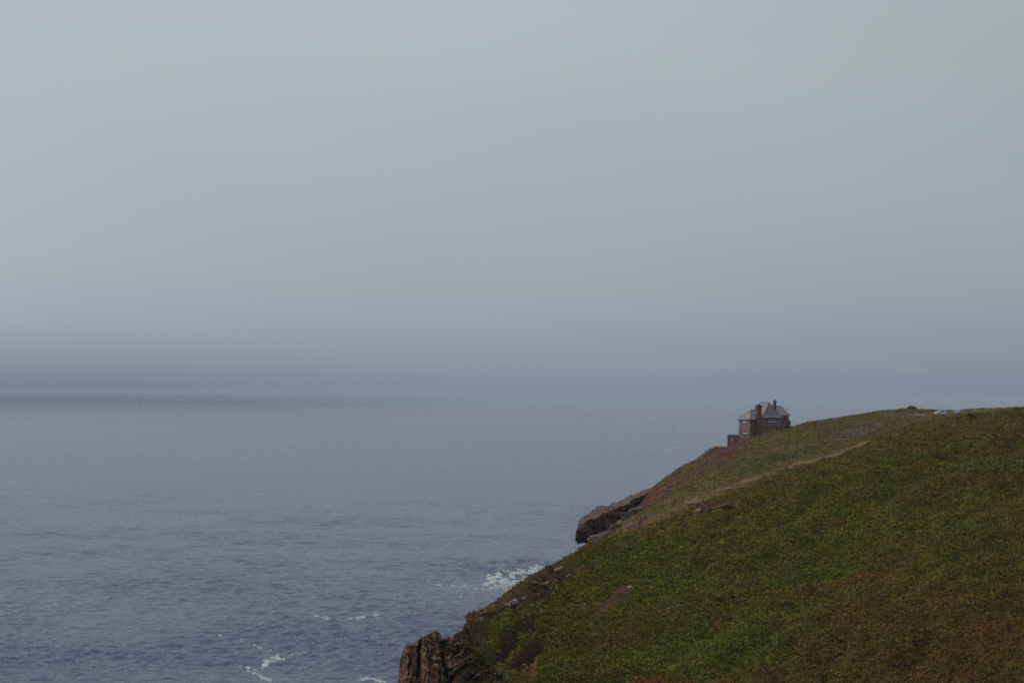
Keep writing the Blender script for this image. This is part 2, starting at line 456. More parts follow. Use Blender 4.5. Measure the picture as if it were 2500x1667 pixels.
# white water: torn flakes of foam lying on the swell
FO = [  # polyline in photograph pixels, half width (px), number, flake size m, strength
    ([(1180,1428),(1215,1418),(1260,1412),(1300,1398),(1330,1388)], 11, 3600, 1.1),
    ([(1175,1414),(1230,1402),(1290,1395),(1335,1386)], 8, 2000, 1.0),
    ([(1190,1436),(1230,1436),(1260,1430)], 9, 500, .7),
    ([(1060,1428),(1090,1432),(1130,1430),(1180,1436)], 5, 420, .6),
    ([(1085,1440),(1110,1448),(1130,1452)], 5, 160, .5),
    ([(1120,1355),(1160,1358),(1190,1362)], 2.5, 110, .5), ([(1180,1380),(1215,1384),(1260,1382)], 3, 120, .5),
    ([(1115,1385),(1123,1387)], 2, 30, .6),
    ([(755,1499),(785,1507),(825,1514),(860,1510),(905,1502),(938,1497)], 2.6, 560, .6),
    ([(825,1514),(835,1522),(850,1520),(870,1514)], 3, 150, .5),
    ([(528,1545),(540,1552),(556,1560)], 2.5, 110, .55), ([(585,1566),(600,1572)], 2, 30, .5),
    ([(618,1573),(640,1582),(662,1588)], 2.6, 130, .6),
    ([(640,1628),(655,1616),(675,1610),(695,1602)], 6, 620, .7), ([(700,1604),(725,1596),(750,1590)], 3, 110, .5),
    ([(575,1624),(590,1628),(605,1634),(625,1644),(645,1655),(662,1660)], 3.5, 420, .6),
    ([(875,1662),(895,1657),(915,1660),(940,1668)], 4, 260, .6),
    ([(950,1450),(1000,1455),(1050,1462)], 3, 40, .45), ([(1000,1480),(1040,1470)], 3, 30, .4),
    ([(990,1548),(1030,1553)], 2.5, 18, .4),
]
def build_foam():
    V, Fc = [], []
    for pl, hw, num, sz in FO:
        num = int(num*3.6)
        pl = np.array(pl, float); seg = np.hypot(*np.diff(pl, axis=0).T); cum = np.r_[0, np.cumsum(seg)]
        t = rng.random(num)*cum[-1]
        t = t + 6*np.sin(t*.21)*rng.random(num)
        bx = np.interp(t, cum, pl[:, 0]); by = np.interp(t, cum, pl[:, 1])
        g = rng.normal(0, .65, num)
        px = bx + rng.normal(0, 2, num); py = by + g*hw
        n_ = fbm(np.stack([px*.06, py*.22, 0*px], -1), 3, 91)
        keep = n_+.25*(rng.random(num)-.5) > -.16 + .16*np.abs(g)
        px, py = px[keep], py[keep]
        v = ray(px, py); tt = -CAMZ/v[:, 2]
        X, Y = v[:, 0]*tt, v[:, 1]*tt
        for cx, cy in zip(X, Y):
            k = 7; a0 = rng.random()*6.28; s = sz*(.07+rng.random()**3*.34)
            an = a0+np.arange(k)/k*6.283
            rr = s*(.55+.45*rng.random(k))
            x = cx+rr*np.cos(an)*1.6; y = cy+rr*np.sin(an)*1.9
            D_ = np.hypot(x, y)
            res = np.full_like(x, np.maximum(D_**2/(CAMZ*F)*1.035, D_*.00052))
            z = sea_height(x, y, res)+.05+.06*rng.random()
            b = len(V); V += list(zip(x, y, z)); Fc += [(b, b+1, b+2, b+3), (b, b+3, b+4, b+6), (b+4, b+5, b+6, b+4)]
    q = [f for f in Fc if len(set(f)) == 4]; tr = [f[:3] for f in Fc if len(set(f)) < 4]
    me = bpy.data.meshes.new('sea_foam'); me.from_pydata([tuple(map(float, v)) for v in V], [], q+tr); me.update()
    o = bpy.data.objects.new('sea_foam', me); COL.objects.link(o); me.materials.append(M['foam'])
    tag(o, 'white streaks of surf and foam drifting on the sea below the cliffs', 'foam', kind='stuff')
build_foam()

# ------------------------------------------------------------------ hills
def seg_dist(px, py, pl):
    """distance from points to a polyline, in photograph pixels at the place it was surveyed"""
    best = np.full(np.shape(px), 1e9)
    for (x0, y0), (x1, y1) in zip(pl[:-1], pl[1:]):
        dx, dy = x1-x0, y1-y0; t = np.clip(((px-x0)*dx+(py-y0)*dy)/(dx*dx+dy*dy), 0, 1)
        best = np.minimum(best, np.hypot(px-x0-t*dx, py-y0-t*dy))
    return best
def blob(px, py, cx, cy, rx, ry, ang=0):
    a = R(ang); dx, dy = px-cx, py-cy
    u = dx*math.cos(a)+dy*math.sin(a); v = -dx*math.sin(a)+dy*math.cos(a)
    return np.clip(1.4-np.hypot(u/rx, v/ry), 0, 1)
def lerpc(c, m, t):
    m = np.clip(m, 0, 1)[..., None]; return c*(1-m)+np.array(t)*m

NEAR = np.array([  # px, py of the brow, distance of the brow, distance at the bottom of the frame
 (975,1650,339,338),(990,1630,339.5,338),(1030,1600,340,338),(1065,1580,341,338),(1099,1557,342,338),(1128,1539,344,337),(1140,1519,347,336),(1158,1497,351,335),
 (1205,1468,360,333),(1241,1443,370,331),(1290,1407,385,332),(1343,1379,402,336),(1403,1351,420,340),(1440,1327,432,342),
 (1476,1315,440,344),(1503,1308,446,345),(1538,1298,453,346),(1560,1283,458,346),(1591,1261,465,346),(1670,1225,480,346),(1749,1195,495,346),(1812,1172,507,346),
 (1907,1142,522,346),(1951,1127,530,345),(2027,1111,542,344),(2117,1076,558,342),(2180,1056,570,340),(2232,1039,580,338),
 (2283,1025,588,336),(2334,1019,596,334),(2372,1014,602,332),(2436,1005,612,330),(2500,996,622,328),(2700,980,650,320),(3400,960,740,300)], float)

def near_colors(px, py, P):
    n1 = fbm(P*.035, 4, 3); n2 = fbm(P*.16, 4, 8); n3 = fbm(P*.7, 3, 12)
    wx, wy = px+n1*46+n2*18, py+n2*22+n1*10
    c = np.zeros(px.shape+(3,)); c[:] = (.082, .074, .013)
    c = lerpc(c, sstep(-.15, .35, n1), (.104, .086, .013))
    c = lerpc(c, sstep(.0, .4, n2)*.55, (.060, .078, .009))
    c = lerpc(c, sstep(.0, .35, -n2)*.5, (.104, .070, .020))
    al, pe = P[..., 0]*.45+P[..., 1]*.89, P[..., 0]*.89-P[..., 1]*.45
    lit = fbm(np.stack([al*.030, pe*.14, 0*px], -1), 4, 77)
    low = sstep(1500, 2100, px)*sstep(-.1, .5, (py-1150)/450)
    c = lerpc(c, sstep(.04, .30, lit)*(.40+.38*low), (.094, .058, .020)); c = lerpc(c, sstep(.05, .4, -lit)*.6, (.066, .084, .011))
    # olive and brown upper part towards the brow
    top = np.interp(px, NEAR[:, 0], NEAR[:, 1])
    dtop = wy-top
    c = lerpc(c, sstep(110, 10, dtop)*.5*sstep(1500, 1800, px), (.115, .085, .022))
    veg = np.ones(px.shape)
    # bright bracken bands
    for bl in ((1700,1400,300,80,-20),(1640,1610,260,40,-12),(2150,1290,260,26,-17),(1480,1330,150,26,-25),(1800,1540,150,30,-20),(1350,1640,120,30,-10)):
        c = lerpc(c, blob(wx, wy, *bl)*.55, (.082, .092, .012))
    # rusty heath lower right, its colour darkened to paint in shade; other brown patches
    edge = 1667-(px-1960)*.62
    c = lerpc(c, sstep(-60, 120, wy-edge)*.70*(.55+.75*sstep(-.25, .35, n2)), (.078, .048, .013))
    for bl in ((1590,1662,90,26,0),(1780,1690,110,30,0),(2080,1530,55,22,-35),(2400,1360,110,30,-30),(2460,1045,70,18,-25),(2250,1085,70,14,-20),
               (1760,1515,36,16,-40),(2350,1470,90,22,-30),(2250,1420,90,16,-30),(2110,1410,100,14,-25),(2400,1560,100,25,-25)):
        c = lerpc(c, blob(wx, wy, *bl)*.5*sstep(-.3, .3, n2+.15), (.120, .054, .018))
    for bl in ((1590,1668,50,12,0),(1700,1672,60,10,0)):
        c = lerpc(c, blob(wx, wy, *bl)*.8, (.15, .045, .025))
    # tan bank and path under the brow
    tanl = [(1440,1330),(1540,1292),(1591,1264),(1670,1231),(1749,1201),(1812,1178),(1907,1146),(1951,1131),(2027,1114),(2117,1079)]
    dt = seg_dist(px, py+n3*2, tanl)
    w_ = np.interp(px, [1440,1535,1590,1700,1850,1907,2120,2200], [.1,1,9,10,6,4.5,4,0.1])
    mt = sstep(1.5, .5, dt/w_+n2*.35)*(.8+.2*sstep(-.3, .2, n3))
    c = lerpc(c, mt, (.245, .162, .092)); veg = veg*(1-mt*.95)
    mt2 = sstep(32, 6, dt)*sstep(1450, 1560, px)*sstep(1960, 1800, px)*.7
    c = lerpc(c, mt2*(n2 > -.2), (.150, .085, .040)); veg = veg*(1-mt2*.55)
    m3 = blob(wx, wy, 1742, 1248, 62, 9, -22); c = lerpc(c, m3, (.120, .070, .045)); veg = veg*(1-m3*.8)
    # thin brown turf on the seaward brow
    sea = sstep(95, 12, py-top)*sstep(1460, 1340, px)
    c = lerpc(c, sea*.8, (.120, .076, .034)); veg = veg*(1-sea*.75)
    for bl in ((1345,1420,70,22,-32),(1300,1450,60,18,-30),(1400,1385,50,16,-30)):
        m = blob(wx, wy, *bl); c = lerpc(c, m*.8, (.105, .058, .036)); veg = veg*(1-m*.7)
    m = blob(px+n2*10, py+n2*8, 1500, 1462, 62, 15, -42); c = lerpc(c, m, (.130, .070, .045)); veg = veg*(1-m*.9)
    extra = np.maximum(np.maximum(blob(wx, wy, 1345,1422,70,20,-32), blob(wx, wy, 1300,1450,62,18,-30)), np.maximum(blob(wx, wy, 1215,1500,60,14,-35), blob(wx, wy, 1170,1545,50,20,-30)))
    # rocky ground at the point
    rk = sstep(0, 60, (1667-py)*-.35+1260-px+n2*40)*sstep(1290, 1240, px+n1*30)*sstep(0, 30, py-1545+n2*26)
    rk = np.maximum(rk, sstep(1130, 1085, px+n2*20))
    rk = np.maximum(rk, extra*.6)
    gully = [(1290,1532),(1255,1556),(1222,1578),(1190,1600),(1150,1640),(1120,1690)]
    gd = seg_dist(px+n2*7, py+n2*5, gully)
    rk = np.maximum(rk, sstep(20, 8, gd))
    c = lerpc(c, rk*.85, (.085, .055, .036)); veg = veg*(1-rk*.72)
    c = lerpc(c, rk*sstep(.05, .35, n3)*.7, (.075, .075, .022))
    # red earth scar
    m = sstep(12, 7, seg_dist(px+n3*3, py+n2*5, [(1308,1596),(1303,1615),(1296,1645)]))
    c = lerpc(c, m, (.215, .085, .045)); veg = veg*(1-m)
    m = sstep(17, 7, seg_dist(px, py+n2*5, [(1262,1598),(1290,1588),(1318,1580)])); veg = veg*(1-m*.9)
    c = lerpc(c, m*.8, (.06, .036, .026))
    c = c*(1+.08*n3[..., None])
    return np.clip(c, .004, .6), np.clip(veg, 0, 1), rk, gd

def build_near():
    pxs = np.concatenate([np.arange(930, 970, 5), np.arange(970, 1330, 1.6), np.arange(1330, 2530, 2.6), np.linspace(2535, 3400, 60)])
    top = np.interp(pxs, NEAR[:, 0], NEAR[:, 1]); ds = np.interp(pxs, NEAR[:, 0], NEAR[:, 2]); db = np.interp(pxs, NEAR[:, 0], NEAR[:, 3])
    # smooth the surveyed brow a little
    s = np.concatenate([np.linspace(0, 1, 430)**1.25, 1+np.linspace(.02, 1.2, 40)])[:, None]
    PY = top[None] + (1720-top)[None]*s
    D = db[None] + (ds-db)[None]*np.clip(1-s, 0, 1)**1.55 - np.clip(s-1, 0, 9)*70
    P = at(np.broadcast_to(pxs[None], PY.shape), PY, D)
    # beyond the brow the land falls away behind
    zt = P[0, :, 2]; el = (zt-CAMZ)/ds
    kk = np.interp(pxs, [975, 1400, 1500, 2500], [.02, .012, .006, .004])
    back = []
    for e in (140, 110, 85, 62, 44, 30, 20, 12, 6, 2.5):
        dd = ds+e; q = at(pxs, top, dd); q[:, 2] = zt+el*e-kk*e*e
        back.append(q)
    BK = np.array(back)
    PX = np.broadcast_to(pxs[None], PY.shape)
    Pall = np.concatenate([BK, P], 0); PYall = np.concatenate([np.repeat(top[None], len(back), 0), PY], 0)
    PXall = np.broadcast_to(pxs[None], PYall.shape)
    Q = Pall.copy(); Q[..., 2] = 0
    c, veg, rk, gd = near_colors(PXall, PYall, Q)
    n1 = fbm(Q*.03, 4, 21); n2 = fbm(Q*.22, 4, 22); n3 = fbm(Q*1.1, 3, 23)
    srow = np.concatenate([np.zeros(len(back)), s[:, 0]])[:, None]
    body = sstep(0, .12, srow)
    z = Pall[..., 2] + n1*2.2*body + n2*(.85*body+.12) + n3*(.24+rk*.5) + fbm(Q*.5, 2, 24)*(.12+.44*body)
    # low ribs running along the slope
    rib = fbm(np.stack([Q[..., 0]*.02+Q[..., 1]*.008, Q[..., 1]*.10-Q[..., 0]*.05, 0*Q[..., 0]], -1), 3, 40)
    z += (rib*.8+2.0*fbm(np.stack([(Q[..., 0]*.45+Q[..., 1]*.89)*.035, (Q[..., 0]*.89-Q[..., 1]*.45)*.20, 0*Q[..., 0]], -1), 3, 46))*body*sstep(1300, 1800, PXall)
    # gully, scar and rocky steps
    z -= 2.6*sstep(24, 3, gd)*body
    sc = seg_dist(PXall, PYall, [(1262,1604),(1290,1596),(1310,1590)]); z -= 2.4*sstep(20, 4, sc)*body
    d1, v1 = cells(Q[..., :2]*np.array([.55, .35])+n2[..., None]*.5, 60); d2, v2 = cells(Q[..., :2]*1.3+n3[..., None]*.3, 66)
    z += rk*((v1-.5)*1.9+(v2-.5)*.8-.4*d1)*sstep(-.001, .05, srow)
    # cliff down to the water on the left
    lf = sstep(942, 978, PXall); z = z*lf + (-4)*(1-lf)
    z = np.maximum(z, -4)
    V = Q.copy(); V[..., 2] = z
    nr, nc = z.shape
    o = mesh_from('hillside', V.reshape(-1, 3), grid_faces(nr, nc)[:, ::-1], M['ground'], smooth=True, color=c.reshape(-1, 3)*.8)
    tag(o, kind='structure')
    return V, c, veg, PXall, PYall, len(back)
NV, NCOL, NVEG, NPX, NPY, NB = build_near()

FAR = np.array([ # px, py, d brow, d foot, py foot
 (1437,1327,705,655,1360),(1451,1306,708,650,1350),(1469,1298,711,648,1345),(1500,1280,716,645,1335),(1524,1258,720,640,1325),(1545,1243,725,638,1318),
 (1563,1229,730,635,1310),(1585,1200,735,632,1300),(1600,1186,738,630,1292),(1617,1171,742,630,1286),(1643,1153,747,628,1275),(1672,1134,753,626,1262),
 (1696,1123,758,625,1252),(1720,1106,763,624,1244),(1741,1092,767,624,1236),(1752,1089,770,624,1232),(1775,1090,776,624,1224),(1800,1086,780,625,1216),(1832,1066,782,626,1206),
 (1862,1061,784,628,1194),(1903,1049,788,630,1180),(1927,1046,790,632,1172),(1954,1036,796,635,1164),(1969,1031,800,637,1158),(2050,1019,818,645,1138),
 (2150,1003,840,660,1100),(2225,997,858,675,1075),(2290,1001,868,690,1058),(2345,1002,872,700,1052),(2360,999,880,702,1050),(2420,997,890,712,1042),(2500,994,900,725,1035),(2700,985,930,750,1025),(3400,975,1000,820,1000)], float)
def far_colors(px, py, P):
    n1 = fbm(P*.03, 4, 103); n2 = fbm(P*.12, 4, 108); n3 = fbm(P*.5, 3, 112)
    c = np.zeros(px.shape+(3,)); c[:] = (.128, .094, .036)
    c = lerpc(c, sstep(-.1, .4, n1)*.6, (.115, .094, .030))
    c = lerpc(c, sstep(.0, .4, n2)*.5, (.150, .092, .052))
    c = lerpc(c, sstep(.1, .5, -n2)*.5, (.085, .070, .036))
    wx, wy = px+n2*20, py+n2*8
    for bl, col in (((1650,1172,70,10,-35),(.16,.075,.05)),((1720,1130,60,10,-38),(.135,.085,.055)),((1590,1215,50,16,-38),(.16,.070,.05)),
                    ((1900,1122,120,10,-15),(.075,.072,.030)),((1820,1120,90,8,-18),(.10,.088,.04)),((2090,1050,70,12,-18),(.13,.10,.072)),
                    ((2250,1012,90,4,0),(.22,.18,.12)),((2390,1006,60,4,-2),(.20,.165,.09)),((2150,1058,60,5,-20),(.18,.065,.04)),
                    ((1770,1112,60,9,-30),(.16,.075,.05)),((1540,1285,50,10,-28),(.17,.12,.085)),((1980,1100,60,5,-20),(.085,.072,.036))):
        c = lerpc(c, blob(wx, wy, *bl)*.9, col)
    c = c*(1+.2*n3[..., None])
    return np.clip(c, .004, .6)
def build_far():
    pxs = np.concatenate([np.arange(1437, 2540, 2.4), np.linspace(2545, 3400, 50)])
    g = lambda k: np.interp(pxs, FAR[:, 0], FAR[:, k])
    top, ds, db, pb = g(1), g(2), g(3), g(4)
    s = np.linspace(0, 1, 170)[:, None]**1.15
    PY = top[None]+(pb-top)[None]*s
    D = db[None]+(ds-db)[None]*(1-s)**1.35
    P = at(np.broadcast_to(pxs[None], PY.shape), PY, D)
    zt = P[0, :, 2]; el = (zt-CAMZ)/ds
    back = []
    kk = np.interp(pxs, [1437, 1600, 1760, 1800, 1950, 2500], [.03, .012, .012, .0045, .0030, .0025])
    for e in (150, 120, 90, 70, 52, 40, 30, 20, 12, 6, 2.5):
        q = at(pxs, top, ds+e); q[:, 2] = np.maximum(zt+el*e-kk*e*e, -4); back.append(q)
    foot = []
    for f in (.25, .6, 1.0):
        q = P[-1].copy(); q[:, 1] -= 60*f; q[:, 2] = q[:, 2]*(1-f)-4*f; foot.append(q)
    Pall = np.concatenate([np.array(back), P, np.array(foot)], 0)
    PYall = np.concatenate([np.repeat(top[None], len(back), 0), PY, np.repeat(PY[-1:], 3, 0)], 0)
    PXall = np.broadcast_to(pxs[None], PYall.shape)
    # land also ends on the seaward side
    Q = Pall.copy(); Q[..., 2] = 0
    n1 = fbm(Q*.03, 3, 121); n2 = fbm(Q*.15, 4, 122); n3 = fbm(Q*.6, 3, 123)
    srow = np.concatenate([np.zeros(len(back)), s[:, 0], np.ones(3)])[:, None]
    body = sstep(0, .15, srow)
    z = Pall[..., 2]+n1*1.2*body+n2*(.7*body+.15)+n3*.22
    V = Q.copy(); V[..., 2] = z
    c = far_colors(PXall, PYall, Q)
    nr, nc = z.shape
    # skirt on the left end
    o = mesh_from('headland', V.reshape(-1, 3), grid_faces(nr, nc)[:, ::-1], M['ground_far'], smooth=True, color=c.reshape(-1, 3)*.85)
    tag(o, kind='structure')
    return V, c, PXall, PYall, len(back)
FV, FCOL, FPX, FPY, FB = build_far()

# ------------------------------------------------------------------ ground cover
def surface_points(V, W, n, rows, seed):
    """n random points on the grid, uniform by area times weight; returns position, normal, cell"""
    r_ = np.random.default_rng(seed)
    a, b = rows
    v00, v01, v10, v11 = V[a:b-1, :-1], V[a:b-1, 1:], V[a+1:b, :-1], V[a+1:b, 1:]
    nrm = np.cross(v11-v00, v01-v10); ar = np.linalg.norm(nrm, axis=-1)*.5
    w = (ar*W[a:b-1, :-1]).ravel(); w /= w.sum()
    idx = np.searchsorted(np.cumsum(w), r_.random(n)); idx = np.minimum(idx, len(w)-1)
    i, j = np.unravel_index(idx, ar.shape)
    u, t = r_.random(n)[:, None], r_.random(n)[:, None]
    p = (v00[i, j]*(1-u)+v01[i, j]*u)*(1-t)+(v10[i, j]*(1-u)+v11[i, j]*u)*t
    nn = nrm[i, j]; nn = nn/np.linalg.norm(nn, axis=-1, keepdims=True); nn *= np.sign(nn[:, 2:3]+1e-9)
    return p, nn, i+a, j
def leaf_cloud(name, P, size, col, leaves, leaf, seed, flat=.55, jitter=.25):
    """each point grows a low clump of narrow leaf-sized faces"""
    r_ = np.random.default_rng(seed); n = len(P)
    C = np.repeat(P, leaves, 0); S = np.repeat(size, leaves); K = np.repeat(col, leaves, 0)
    m = n*leaves
    d = r_.normal(size=(m, 3)); d[:, 2] = np.abs(d[:, 2]); d /= np.linalg.norm(d, axis=1, keepdims=True)
    rad = S*(.45+.55*r_.random(m)**.5)
    c = C+d*rad[:, None]*np.array([1, 1, flat])
    # leaf axes: droop outwards
    nn_ = d+r_.normal(size=(m, 3))*.42; nn_ /= np.linalg.norm(nn_, axis=1, keepdims=True)
    ax = r_.normal(size=(m, 3)); ax[:, 2] -= .3; ax -= nn_*np.sum(ax*nn_, 1, keepdims=True)*.9; ax /= np.linalg.norm(ax, axis=1, keepdims=True)
    sd_ = np.cross(ax, nn_); sd_ /= np.linalg.norm(sd_, axis=1, keepdims=True)+1e-9
    L = leaf*(.6+.8*r_.random(m))*(.6+.4*S/np.mean(size)); Wd = L*(.34+.2*r_.random(m))
    a = c-ax*(L*.5)[:, None]; b = c+ax*(L*.5)[:, None]; e = sd_*(Wd*.5)[:, None]
    V = np.stack([a, c+e, b, c-e], 1).reshape(-1, 3)
    Fc = np.arange(m*4).reshape(-1, 4)
    K = K*(1+jitter*(r_.random((m, 1))-.5)*2)
    K4 = np.repeat(K, 4, 0)
    return mesh_from(name, V, Fc, M['leaf'], color=np.clip(K4, .003, .8))

N1 = 40000
p, nn, i, j = surface_points(NV, (NPX < 2620)*(NVEG**1.5*.97+.03)*(NPY < 1760), N1, (NB-2, NV.shape[0]), 31)
cl = fbm(p*np.array([.45, .45, 0]), 3, 71)
sz = np.clip(.36+.32*np.abs(rng.normal(size=N1))+.30*cl, .2, 1.4)*(.45+.55*NVEG[i, j])
colr = NCOL[i, j]*np.array([1.01, .99, 1.0])*(1+.42*cl[:, None])
u = rng.random(N1)
colr = np.where((u < .08)[:, None], colr*.7+np.array([.025, .014, .006]), colr)
colr = np.where((u > .95)[:, None], colr*1.15, colr)
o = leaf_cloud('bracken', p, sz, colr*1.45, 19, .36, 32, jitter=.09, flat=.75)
tag(o, 'green and rusty bracken covering the whole near hillside', 'bracken', kind='stuff')

N2 = 26000
p, nn, i, j = surface_points(FV, (FPX < 2620)*1.0, N2, (FB-2, FV.shape[0]-3), 41)
cl = fbm(p*np.array([.2, .2, 0]), 3, 171)
sz = np.clip(.22+.22*np.abs(rng.normal(size=N2))+.2*cl, .1, .9)
o = leaf_cloud('moor_grass', p, sz, FCOL[i, j]*(1+.25*cl[:, None])*1.15, 6, .42, 42, flat=.4)
tag(o, 'short brown grass and low heath on the far headland', 'grass', kind='stuff')

# surface lookups
def on_near(px, py):
    b = int(np.argmin(np.abs(NPX[NB]-px))); a = int(np.argmin(np.abs(NPY[NB:, b]-py))); return NV[NB+a, b]
def on_far(px, py):
    b = int(np.argmin(np.abs(FPX[FB]-px))); a = int(np.argmin(np.abs(FPY[FB:, b]-py))); return FV[FB+a, b]

# flowers
def flowers(name, strips, surf, n, spread, col, label, cat, size, seed, leaf=.3):
    r_ = np.random.default_rng(seed); P = []
    for pl, num, sp in strips:
        pl = np.array(pl, float); cum = np.r_[0, np.cumsum(np.hypot(*np.diff(pl, axis=0).T))]
        for t in r_.random(num)*cum[-1]:
            P.append(surf(np.interp(t, cum, pl[:, 0])+r_.normal()*sp*.7, np.interp(t, cum, pl[:, 1])+r_.normal()*sp)+np.array([r_.normal()*.3, r_.normal()*.3, .15]))
    P = np.array(P)
    K = np.array(col)[None]*(1+.4*(r_.random((len(P), 1))-.5))
    o = leaf_cloud(name, P, np.full(len(P), size), K, 9, leaf, seed+1, flat=.7)
    tag(o, label, cat, kind='stuff'); return o
flowers('pink_heather', [([(1822,1077),(1795,1090),(1775,1100),(1755,1110)], 230, 1.7)], on_far, 0, 0, (.25, .11, .14),
        'strip of pink heather in flower running down the bank below the house', 'heather', .42, 51, .42)
flowers('pink_heather', [([(1530,1262),(1560,1246),(1590,1232)], 60, 3), ([(1560,1274),(1580,1262)], 60, 3), ([(1545,1292),(1570,1280)], 80, 3),
        ([(1540,1297),(1552,1290)], 50, 3), ([(1700,1165),(1722,1156)], 40, 3), ([(1726,1112),(1745,1100)], 50, 2), ([(1600,1222),(1640,1196)], 30, 3)], on_far, 0, 0, (.22, .085, .11),
        'scattered clumps of pink heather among the rocks at the headland tip', 'heather', .38, 55, .42)
flowers('yellow_flowers', [([(1494,1502),(1504,1498),(1512,1495)], 30, 1.8)], on_near, 0, 0, (.24, .30, .03),
        'small patch of bright yellow flowers in the green bracken', 'flowers', .16, 57, .13)

# ------------------------------------------------------------------ rocks
def cube_sphere(n):
    g = np.linspace(-1, 1, n); A, B = np.meshgrid(g, g); V = []; Fc = []
    for ax in range(3):
        for sg in (-1, 1):
            q = np.empty((n, n, 3)); q[..., ax] = sg; q[..., (ax+1) % 3] = A*sg; q[..., (ax+2) % 3] = B
            b = len(V)*n*n; V.append(q.reshape(-1, 3)); Fc.append(grid_faces(n, n)+b)
    V = np.concatenate(V); Fc = np.concatenate(Fc)
    key = np.round(V*1e4).astype(np.int64); _, idx, inv = np.unique(key, axis=0, return_index=True, return_inverse=True)
    return V[idx], inv.reshape(-1)[Fc]
CS = cube_sphere(22)
CT = cube_sphere(40)
def rock_mesh(size, seed, cuts=9, boxy=.8, noise=.07, cs=None, vert=None):
    r_ = np.random.default_rng(seed); V, Fc = cs or CS
    D = V/np.linalg.norm(V, axis=1, keepdims=True)
    N = [np.array(v, float) for v in ((1,0,0),(-1,0,0),(0,1,0),(0,-1,0),(0,0,1),(0,0,-1))]
    N = [n+r_.normal(size=3)*(.10 if vert else .16) for n in N]; H = [boxy*(.85+.25*r_.random()) for _ in N]
    for _ in range(cuts):
        n = r_.normal(size=3); N.append(n); H.append(.80+.28*r_.random())
    rad = np.full(len(D), 3.0)
    for n, h in zip(N, H):
        n = n/np.linalg.norm(n); dn = D@n
        rad = np.minimum(rad, np.where(dn > .05, h/np.maximum(dn, .05), 3.0))
    P = D*rad[:, None]*np.array(size)/2*1.15
    sc = 1.6/np.mean(size)
    if vert:
        q = P*np.array([1.3, 1.3, vert])
        P = P+(P*np.array([1, 1, 0]))*(fbm(q, 3, seed+5)*.38+fbm(q*3, 2, seed+6)*.16)[:, None]
        P[:, 2] += fbm(P*1.1, 3, seed+9)*.35*(P[:, 2] > 0)
    P = P+D*(fbm(P*sc+seed*3.7, 4, seed)*noise*np.mean(size))[:, None]
    return P, Fc
def rock(name, px, py, w, h, d, mat, label, cat='rock', seed=1, depth=None, tilt=0, group=None, parent=None, ground=None, **kw):
    """px,py = middle of the rock as surveyed, w,h in photograph pixels there"""
    m = d/F; dep = depth or w*m*.9
    P, Fc = rock_mesh((w*m, dep, h*m), seed, **kw)
    c = at(px, py, d)
    a = math.atan2(c[0], c[1])
    rot = Matrix.Rotation(-a, 3, 'Z') @ Matrix.Rotation(R(tilt), 3, 'Y')
    P = P @ np.array(rot).T
    if parent is None:
        o = mesh_from(name, P, Fc, mat, smooth=False); o.location = c
        tag(o, label, cat, group)
    else:
        o = mesh_from(name, P+(c-np.array(parent.location)), Fc, mat, smooth=False, parent=parent)
    return o

